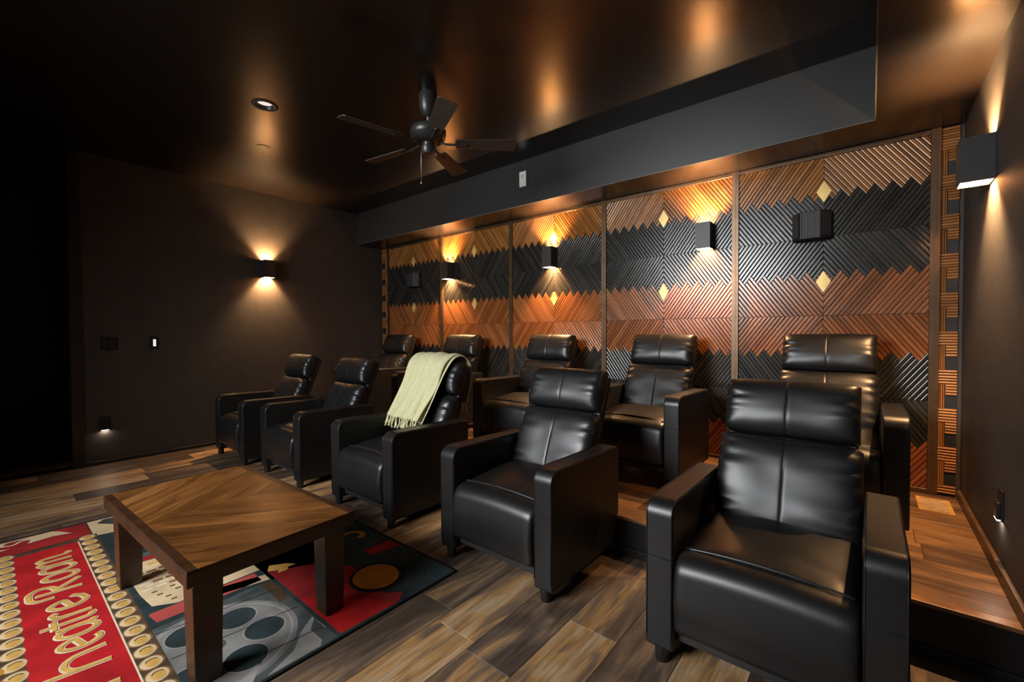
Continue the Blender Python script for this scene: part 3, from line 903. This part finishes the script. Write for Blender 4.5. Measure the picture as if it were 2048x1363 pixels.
def ell(cx, cy, rx, ry, n=28, rot=0.0):
    c, s = math.cos(rot), math.sin(rot)
    return [(cx + rx * math.cos(a) * c - ry * math.sin(a) * s, cy + rx * math.cos(a) * s + ry * math.sin(a) * c) for a in [2 * math.pi * i / n for i in range(n)]]
def rect(x0, x1, y0, y1): return [(x0, y0), (x1, y0), (x1, y1), (x0, y1)]
def ring(name, cx, cy, r0, r1, mat, layer, n=40, ymin=-9):
    z0 = RUGZ - 0.001; z1 = RUGZ + 0.00022 * layer; V = []; F = []
    for i in range(n):
        a = 2 * math.pi * i / n
        for r in (r0, r1): V.append((cx + r * math.cos(a) - RCX, max(cy + r * math.sin(a), ymin) - RCY, z1))
    for i in range(n):
        j = (i + 1) % n
        F.append((2 * i, 2 * i + 1, 2 * j + 1, 2 * j))
    return mesh_obj(name, V, F, mat, rug)
def ribbon(name, pts, w, mat, layer, n=60, smooth=True):
    z1 = RUGZ + 0.00022 * layer
    c = catmull([(x - RCX, y - RCY, 0) for x, y in pts], n) if smooth else [Vector((x - RCX, y - RCY, 0)) for x, y in pts]
    V = []; F = []
    m = len(c)
    for i, p in enumerate(c):
        d = (c[min(i + 1, m - 1)] - c[max(i - 1, 0)])
        d = d.normalized() if d.length > 1e-9 else Vector((1, 0, 0))
        nn = Vector((-d.y, d.x, 0)) * w / 2
        V += [(p.x + nn.x, p.y + nn.y, z1 + 1e-5 * i), (p.x - nn.x, p.y - nn.y, z1 + 1e-5 * i)]
    F = [(2 * i, 2 * i + 1, 2 * i + 3, 2 * i + 2) for i in range(m - 1)]
    return mesh_obj(name, V, F, mat, rug)
# bottom-left scenes of the print
pr('print_field', rect(1.73, 2.00, -4.44, -3.447), 'rug_crimson', 1)
pr('print_pennant', [(1.735, -3.60), (1.765, -3.575), (1.862, -3.52), (1.838, -3.60), (1.915, -4.02), (1.735, -4.10)], 'rug_cream', 2)
pr('print_disc', ell(1.815, -3.755, 0.058, 0.075), 'rug_crimson', 3)
ribbon('print_letter', [(1.855, -3.70), (1.80, -3.685), (1.785, -3.73), (1.82, -3.765), (1.80, -3.81), (1.77, -3.80)], 0.016, 'rug_ivory', 4)
pr('print_field', [(1.73, -3.44), (2.03, -3.44), (2.06, -3.30), (2.06, -3.02), (1.73, -3.02)], 'rug_cream', 1)
pr('print_shape', [(1.745, -3.36), (1.80, -3.40), (1.90, -3.33), (1.93, -3.22), (1.86, -3.14), (1.76, -3.22)], 'rug_slate', 2)
pr('print_shape', ell(1.85, -3.27, 0.035, 0.05), 'rug_lightgrey', 3)
# marquee banner
pr('print_field', rect(1.995, 4.05, -3.88, -3.425), 'rug_umber', 1)
pr('print_banner', rect(2.052, 4.05, -3.772, -3.515), 'rug_red', 2)
pr('print_line', rect(2.052, 4.05, -3.515, -3.509), 'rug_ivory', 2)
rb = random.Random(5)
bulb = None
def bulbs(y):
    global bulb
    x = 2.025
    while x < 4.03:
        if bulb is None:
            z0 = RUGZ + 0.0002
            e1 = ell(0, 0, 0.040, 0.034, 24)
            bulb = prism_z('print_bulb', e1, RUGZ - 0.001, RUGZ + 0.00060, 'rug_cream', rug)
            h = prism_z('print_halo', ell(0, 0, 0.046, 0.041, 24), RUGZ - 0.001, RUGZ + 0.00040, 'rug_brown', bulb)
            g = prism_z('print_glow', ell(0.004, 0.003, 0.027, 0.022, 20), RUGZ - 0.001, RUGZ + 0.00085, 'rug_gold', bulb)
            k_ = mesh_obj('print_filament', [(0.0 + 0.029 * math.cos(a) + 0.004, 0.003 + 0.024 * math.sin(a), RUGZ + 0.0011) if q == 0 else (0.0 + 0.024 * math.cos(a) + 0.004, 0.003 + 0.019 * math.sin(a), RUGZ + 0.0011) for a in [2.2 + 2.0 * i / 10 for i in range(11)] for q in (0, 1)],
                          [(2 * i, 2 * i + 1, 2 * i + 3, 2 * i + 2) for i in range(10)], 'rug_umber', bulb)
            o = bulb
        else:
            o = copy_tree(bulb, rug)
        o.location = (x - RCX, y - RCY, 0)
        x += 0.0945
bulbs(-3.470); bulbs(-3.802)
# lettering: text runs towards -x, letters rise towards -y
YB, XHT = -3.560, 0.124
LAYN = [0.0]
def arc(cx, cy, rx, ry, a0, a1, n=20):
    return [(cx + rx * math.cos(math.radians(a0 + (a1 - a0) * i / (n - 1))), cy + ry * math.sin(math.radians(a0 + (a1 - a0) * i / (n - 1)))) for i in range(n)]
def line(p, q, n=6): return [(p[0] + (q[0] - p[0]) * i / (n - 1), p[1] + (q[1] - p[1]) * i / (n - 1)) for i in range(n)]
def stroke(pts, x_start, wid):
    # a: along the word (0..1 of the letter width), b: height (0 baseline, 1 x-height)
    P2 = [(x_start - a_ * wid, YB - b_ * XHT) for a_, b_ in pts]
    LAYN[0] += 0.4
    ribbon('print_letter', P2, 0.029, 'rug_ivory', 3 + LAYN[0], 0, False)
    ribbon('print_letter', P2, 0.0165, 'rug_gold', 12 + LAYN[0], 0, False)
LET = [
    (3.78, 0.27, [line((0.0, 1.42), (1.0, 1.42), 8), line((0.55, 1.42), (0.50, 0.0), 8)]),                                             # T
    (3.495, 0.160, [line((0.10, 0.0), (0.22, 1.46), 8), [(0.13, 0.35)] + arc(0.50, 0.60, 0.33, 0.40, 165, 0) + line((0.83, 0.55), (0.86, 0.0), 4)]),   # h
    (3.325, 0.118, [line((0.12, 0.46), (0.80, 0.62), 4) + arc(0.50, 0.52, 0.36, 0.48, 12, 300)]),                                       # e
    (3.212, 0.118, [arc(0.45, 0.50, 0.36, 0.48, 40, 400, 26), line((0.84, 1.0), (0.84, 0.25), 5) + arc(1.02, 0.2, 0.18, 0.18, 180, 260, 6)]),   # a
    (3.098, 0.085, [line((0.50, 1.34), (0.45, 0.22), 6) + arc(0.70, 0.22, 0.25, 0.2, 180, 300, 8), line((0.02, 1.0), (1.0, 1.0), 4)]),      # t
    (3.010, 0.085, [line((0.18, 0.0), (0.20, 1.0), 5), [(0.20, 0.55)] + arc(0.60, 0.62, 0.38, 0.38, 160, 40, 10)]),                        # r
    (2.925, 0.120, [line((0.10, 0.46), (0.80, 0.62), 4) + arc(0.48, 0.52, 0.36, 0.48, 12, 290) + [(0.85, 0.14), (1.10, 0.40)]]),          # e
    (2.755, 0.165, [line((0.34, 0.0), (0.42, 1.30), 7), [(0.02, 0.80)] + arc(0.30, 1.10, 0.28, 0.36, 190, 95, 8) + arc(0.52, 1.10, 0.36, 0.36, 90, -85, 16) + [(0.40, 0.72)], line((0.50, 0.72), (1.0, 0.0), 5)]),   # R
    (2.572, 0.118, [arc(0.50, 0.50, 0.38, 0.48, 60, 420, 26)]),                                                                      # o
    (2.455, 0.115, [arc(0.50, 0.50, 0.38, 0.48, 60, 420, 26)]),                                                                      # o
    (2.345, 0.170, [line((0.08, 0.0), (0.08, 1.0), 5), [(0.08, 0.5)] + arc(0.27, 0.66, 0.18, 0.34, 165, 0, 12) + line((0.45, 0.6), (0.45, 0.0), 4),
                    [(0.45, 0.5)] + arc(0.63, 0.66, 0.18, 0.34, 165, 0, 12) + line((0.81, 0.6), (0.82, 0.15), 4) + [(0.90, 0.02), (1.02, 0.10)]]),   # m
]
for xs_, wd, strokes in LET:
    for s_ in strokes: stroke(s_, xs_, wd)
pr('print_spot', ell(3.262, -3.850, 0.030, 0.024), 'rug_orange', 5); pr('print_spot', ell(3.36, -3.845, 0.034, 0.026), 'rug_orange', 5)
# ticket and stripes
pr('print_field', rect(2.06, 3.40, -3.425, -2.62), 'rug_teal', 1)
pr('print_ticket', [(2.66, -3.33), (2.80, -3.405), (3.05, -3.40), (3.20, -3.385), (3.255, -3.30), (3.25, -2.95), (2.70, -2.95)], 'rug_cream', 2)
pr('print_stripe', rect(2.705, 2.735, -3.31, -2.96), 'rug_gold', 3)
pr('print_stripe', [(2.60, -3.345), (2.66, -3.345), (2.66, -2.95), (2.60, -2.95)], 'rug_crimson', 2)
pr('print_stripe', [(2.54, -3.33), (2.60, -3.335), (2.60, -2.95), (2.54, -2.95)], 'rug_slate', 2)
pr('print_stripe', [(3.262, -3.402), (3.275, -3.41), (3.36, -3.398), (3.36, -2.98), (3.262, -2.98)], 'rug_pink', 2)
for r in range(7):
    for c in range(3):
        x = 2.80 + r * 0.034 + rb.uniform(-0.004, 0.004); y = -3.385 + c * 0.052 + (r % 2) * 0.018
        if r == 3 and c == 1: continue
        pr('print_block', rect(x, x + 0.022, y, y + rb.uniform(0.028, 0.046)), 'rug_brown' if rb.random() > 0.35 else 'rug_ivory', 3)
pr('print_block', rect(2.79, 3.02, -3.222, -3.205), 'rug_ivory', 3)
pr('print_block', rect(2.78, 2.93, -3.195, -3.14), 'rug_gold', 3); pr('print_block', rect(2.95, 3.0, -3.19, -3.10), 'rug_crimson', 3)
for i in range(9):
    x = 3.06 + 0.045 * (i % 4); y = -3.36 + 0.035 * (i // 2) + 0.012 * (i % 2)
    pr('print_dash', rect(x, x + 0.012, y, y + 0.022), 'rug_umber', 3)
# film reel
pr('print_field', rect(3.40, 4.05, -3.425, -2.95), 'rug_slate', 1)
clipy = lambda P_: [(x, max(y, -3.424)) for x, y in P_]
pr('print_reel', clipy(ell(3.72, -3.285, 0.295, 0.295, 48)), 'rug_grey', 2)
ring('print_rim', 3.72, -3.285, 0.268, 0.278, 'rug_lightgrey', 3, ymin=-3.424)
for i in range(6):
    a = math.radians(78 + 60 * i)
    hx, hy = 3.72 + 0.172 * math.cos(a), -3.285 + 0.172 * math.sin(a)
    if hy < -3.43: continue
    pr('print_hole', clipy(ell(hx, hy, 0.074, 0.074)), 'rug_teal', 3)
    ring('print_rim', hx, hy, 0.074, 0.080, 'rug_lightgrey', 4, 28, ymin=-3.424)
pr('print_hole', ell(3.72, -3.285, 0.035, 0.035), 'rug_slate', 3)
for i in range(3):
    ribbon('print_line', [(3.45 + 0.22 * i, -3.42), (3.50 + 0.22 * i, -2.96)], 0.004, 'rug_black', 5, 2, False)
# star pieces
pr('print_star', [(3.99, -3.10), (4.045, -3.22), (4.045, -3.02), (3.95, -2.95), (3.84, -2.955), (3.90, -3.03)], 'rug_lightgrey', 3)
pr('print_star', [(4.045, -3.0), (3.92, -3.0), (3.86, -2.955), (4.045, -2.955)], 'rug_slate', 4)
pr('print_star', [(4.045, -3.40), (3.95, -3.20), (4.045, -3.27)], 'rug_lightgrey', 4)
# right-hand scenes
pr('print_field', [(3.27, -3.14), (3.32, -2.95), (3.385, -2.95), (3.335, -3.16)], 'rug_cream', 2)
pr('print_field', rect(3.40, 3.62, -3.00, -2.95), 'rug_umber', 2)
pr('print_field', rect(2.06, 4.05, -2.945, -2.31), 'rug_base', 1)
pr('print_field', [(3.31, -2.93), (4.040, -2.932), (4.045, -2.65), (4.0, -2.59), (3.93, -2.655), (3.60, -2.62), (3.44, -2.68)], 'rug_crimson', 2)
pr('print_field', [(3.66, -2.93), (4.040, -2.932), (4.045, -2.67), (3.94, -2.72), (3.80, -2.80)], 'rug_red', 3)
ring('print_rim', 3.845, -2.50, 0.150, 0.154, 'rug_slate', 3); ring('print_rim', 3.85, -2.50, 0.118, 0.121, 'rug_slate', 3)
pr('print_disc', ell(3.787, -2.59, 0.142, 0.136, 40), 'rug_black', 4)
pr('print_disc', ell(3.780, -2.595, 0.118, 0.112, 40), 'rug_orange', 5)
pr('print_stripe', [(3.50, -2.315), (3.60, -2.315), (3.575, -2.485), (3.49, -2.49)], 'rug_crimson', 2)
pr('print_stripe', [(3.455, -2.315), (3.47, -2.315), (3.45, -2.45), (3.435, -2.45)], 'rug_slate', 2)
pr('print_arrow', [(3.245, -2.90), (3.29, -2.83), (3.335, -2.80), (3.335, -2.84), (3.36, -2.855), (3.355, -2.90), (3.33, -2.885), (3.30, -2.93)], 'rug_gold', 3)
ribbon('print_letter', [(3.245, -2.50), (3.22, -2.44), (3.25, -2.385), (3.30, -2.375), (3.325, -2.40), (3.31, -2.415)], 0.030, 'rug_orange', 3)
ribbon('print_letter', [(3.20, -2.63), (3.25, -2.60), (3.27, -2.64), (3.31, -2.63), (3.33, -2.58), (3.29, -2.56), (3.28, -2.60)], 0.012, 'rug_gold', 3)

# ------------------------------------------------------------------ ceiling fan
fan = empty('ceiling_fan', (3.26, -1.795, ZC), label='black five-blade ceiling fan with a pull chain hanging from the ceiling', cat='fan')
lathe('canopy', [(0.0, 0.0), (0.062, 0.0), (0.066, -0.02), (0.064, -0.085), (0.055, -0.12), (0.035, -0.155), (0.022, -0.165), (0.0, -0.165)], 'fan_metal', fan, 32)
lathe('downrod', [(0.0, -0.155), (0.011, -0.155), (0.011, -0.235), (0.0, -0.235)], 'chain_steel', fan, 12)
lathe('motor_housing', [(0.0, -0.222), (0.045, -0.226), (0.095, -0.232), (0.118, -0.245), (0.126, -0.265), (0.126, -0.295), (0.118, -0.306), (0.122, -0.312), (0.110, -0.330), (0.085, -0.342), (0.055, -0.348), (0.0, -0.348)], 'fan_metal', fan, 40)
lathe('switch_housing', [(0.0, -0.345), (0.042, -0.345), (0.045, -0.355), (0.040, -0.37), (0.052, -0.378), (0.052, -0.41), (0.040, -0.43), (0.0, -0.435)], 'fan_metal', fan, 32)
bl0 = None
for k in range(5):
    if bl0 is None:
        # blade along +x, pitched about its axis
        out = []
        r0, r1 = 0.195, 0.625; w0, w1 = 0.050, 0.066
        pts = [(r0, -w0 + 0.012), (r0 + 0.012, -w0)]
        pts += [(r1 - 0.015, -w1), (r1, -w1 + 0.014), (r1 + 0.006, 0), (r1, w1 - 0.014), (r1 - 0.015, w1), (r0 + 0.012, w0), (r0, w0 - 0.012)]
        bl = prism_z('blade', pts, -0.003, 0.003, 'fan_blade_wood', fan, bev=0.0015)
        iron = MB()
        tube_geo(iron, [(0.085, 0, 0.008), (0.13, 0, -0.004), (0.19, 0, -0.008), (0.26, 0, -0.007)], 0.0075, 8)
        iron.box(0.19, 0.275, -0.016, 0.016, -0.008, -0.003)
        iron.build('blade_iron', 'fan_metal', bl)
        lathe('screw', [(0, -0.011), (0.006, -0.010), (0.007, -0.008)], 'chain_steel', bl, 8, loc=(0.262, 0, 0))
        bl0 = bl; o = bl
    else:
        o = copy_tree(bl0, fan)
    o.location = (0, 0, -0.352)
    o.rotation_mode = 'XYZ'
    o.matrix_basis = Matrix.Translation((0, 0, -0.352)) @ Matrix.Rotation(math.radians(-29 + 72 * k), 4, 'Z') @ Matrix.Rotation(math.radians(-12), 4, 'X')
ch = tube('pull_chain', [(-0.03, -0.03, -0.40), (-0.038, -0.036, -0.42), (-0.038, -0.036, -0.62)], 0.0022, 'chain_steel', fan, 6)
lathe('chain_knob', [(0, -0.645), (0.006, -0.640), (0.006, -0.628), (0, -0.618)], 'chain_steel', ch, 10, loc=(-0.038, -0.036, 0))

# ------------------------------------------------------------------ recessed light and blank cover in the ceiling
dl = empty('recessed_light', (2.207, -2.482, ZC), label='round recessed ceiling downlight with black trim and white lens', cat='ceiling light')
V = []; P_ = [(0.058, -0.002), (0.063, -0.006), (0.086, -0.006), (0.091, -0.0005)]
for i in range(n_ := 40):
    a = 2 * math.pi * i / n_
    V += [(r * math.cos(a), r * math.sin(a), h) for r, h in P_]
mesh_obj('trim_ring', V, [(4 * i + j, 4 * ((i + 1) % 40) + j, 4 * ((i + 1) % 40) + j + 1, 4 * i + j + 1) for i in range(40) for j in range(3)], 'fan_metal', dl, True)
V = []; n = 40
for i in range(n):
    a = 2 * math.pi * i / n
    V += [(0.058 * math.cos(a), 0.058 * math.sin(a), -0.002), (0.050 * math.cos(a), 0.050 * math.sin(a), 0.020)]
mesh_obj('baffle', V, [(2 * i, 2 * i + 1, 2 * ((i + 1) % n) + 1, 2 * ((i + 1) % n)) for i in range(n)], 'metal_black', dl, True)
lathe('lens', [(0.0, 0.019), (0.051, 0.019), (0.051, 0.022), (0.0, 0.022)], 'lens_white', dl, 32)
bc = lathe('ceiling_cover', [(0.0, -0.004), (0.055, -0.004), (0.058, 0.0)], 'ceiling_paint', None, 32)
bc.location = (1.405, -2.192, ZC); tag(bc, 'small flat round blank cover on the dark ceiling', 'cover plate')
l = bpy.data.lights.new('downlight_lamp', 'SPOT'); l.energy = 10; l.spot_size = math.radians(80); l.spot_blend = 0.7; l.color = (1, 0.86, 0.72); l.shadow_soft_size = 0.04
lo = bpy.data.objects.new('downlight_lamp', l); lo.location = (0, 0, 0.012); link(lo, dl)

# ------------------------------------------------------------------ white alarm box on the soffit face
ab = empty('alarm_box', (3.062, -DS, 2.768), label='small white plastic sensor box on the dark soffit face', cat='sensor')
box('case', (-0.042, 0.042, -0.034, -0.0005, -0.075, 0.075), 'white_plastic', ab, bev=0.006)
mb = MB()
for i in range(3): mb.box(-0.016, 0.016, -0.0352, -0.0342, 0.03 - i * 0.012, 0.034 - i * 0.012)
mb.build('speaker_slots', 'bead_grey', ab)

# ------------------------------------------------------------------ surround speakers
def speaker(x, z, label):
    t = empty('surround_speaker', (x, 0, z), label=label, cat='speaker', group='wall speakers')
    h = 0.098
    poly = [(-0.118, -0.021), (0.118, -0.021), (0.118, -0.055), (0.062, -0.128), (-0.062, -0.128), (-0.118, -0.055)]
    prism_z('cabinet', poly, -h, h, 'speaker_black', t, bev=0.006)
    for s in (-1, 1):
        mb = MB()
        mb.add([(s * 0.112, -0.067, -h + 0.014), (s * 0.071, -0.120, -h + 0.014), (s * 0.071, -0.120, h - 0.014), (s * 0.112, -0.067, h - 0.014),
                (s * 0.115, -0.070, -h + 0.014), (s * 0.074, -0.123, -h + 0.014), (s * 0.074, -0.123, h - 0.014), (s * 0.115, -0.070, h - 0.014)], BOXF)
        fix_normals(mb.build('grille', 'grille_black', t))
    box('front_grille', (-0.05, 0.05, -0.132, -0.1275, -h + 0.012, h - 0.012), 'grille_black', t, bev=0.002)
    for i in range(4):
        box('rib', (-0.055 + 0.0 + i * 0.0353 - 0.003, -0.055 + i * 0.0353 + 0.003, -0.136, -0.131, -h + 0.008, h - 0.008), 'speaker_black', t)
    return t
speaker(5.392, 2.005, 'black wall speaker on the largest slatted panel at right')
speaker(0.845, 1.985, 'black wall speaker on the slatted panel by the far corner')

# ------------------------------------------------------------------ wall plates on the left wall
def plate(name, y, z, w, h, label, cat):
    t = empty(name, (0.0, y, z), label=label, cat=cat)
    box('plate', (0.0005, 0.007, -w / 2, w / 2, -h / 2, h / 2), 'plate_black', t, bev=0.002)
    return t
t = plate('switch_plate', -3.08, 1.165, 0.125, 0.128, 'black double light switch plate on the dark side wall', 'switch')
for s in (-1, 1): box('rocker', (0.0065, 0.0105, s * 0.027 - 0.016, s * 0.027 + 0.016, -0.034, 0.034), 'trim_black', t, bev=0.002)
t = plate('wall_control', -2.736, 1.166, 0.075, 0.126, 'small black wall control with a lit white button', 'switch')
box('button', (0.0065, 0.0095, -0.005, 0.019, -0.036, 0.036), 'display_white', t, bev=0.002)
def night(name, label):
    t = empty(name, label=label, cat='night light', group='plate night lights')
    box('plate', (0.0005, 0.008, -0.038, 0.038, -0.068, 0.062), 'plate_black', t, bev=0.002)
    box('hood', (0.007, 0.020, -0.030, 0.030, -0.062, 0.010), 'plate_black', t, bev=0.003)
    box('lens', (0.008, 0.019, -0.028, 0.028, -0.068, -0.0625), 'night_lens', t)
    l = bpy.data.lights.new('night_lamp', 'AREA'); l.shape = 'RECTANGLE'; l.size = 0.012; l.size_y = 0.05; l.energy = 0.26; l.color = (1, 0.82, 0.66)
    lo = bpy.data.objects.new('night_lamp', l); lo.location = (0.016, 0, -0.070); lo.rotation_euler = (0, math.radians(-8), 0); link(lo, t)
    return t
t = night('night_light', 'black plate night light glowing near the floor on the far side wall'); t.location = (0, -3.12, 0.395)
t = night('night_light', 'black plate night light low on the right wall above the platform'); t.location = (W, -1.115, 0.515); t.rotation_euler = (0, 0, math.pi)

# ------------------------------------------------------------------ floor register on the platform
rg = empty('floor_register', (6.028, -0.262, HP), label='flush wooden floor vent register near the right wall on the platform', cat='floor vent')
mb = MB(); hx, hy, q = 0.058, 0.115, 0.018
mb.box(-hx - q, hx + q, -hy - q, -hy, 0.0002, 0.004); mb.box(-hx - q, hx + q, hy, hy + q, 0.0002, 0.004); mb.box(-hx - q, -hx, -hy, hy, 0.0002, 0.004); mb.box(hx, hx + q, -hy, hy, 0.0002, 0.004)
mb.build('frame', 'register_frame', rg)
box('grate_bed', (-hx, hx, -hy, hy, 0.0002, 0.0012), 'rug_umber', rg)
for i in range(13):
    y = -hy + (i + 0.5) * 2 * hy / 13
    v = [(-hx, y - 0.006 - 0.012, 0.001), (hx, y - 0.006 + 0.012, 0.001), (hx, y + 0.006 + 0.012, 0.001), (-hx, y + 0.006 - 0.012, 0.001)]
    v = [(a, max(-hy, min(hy, b)), c) for a, b, c in v]
    v += [(a, b, 0.0036) for a, b, c in v]
    mesh_obj('grate_slat', v, BOXF, 'register_slat', rg)
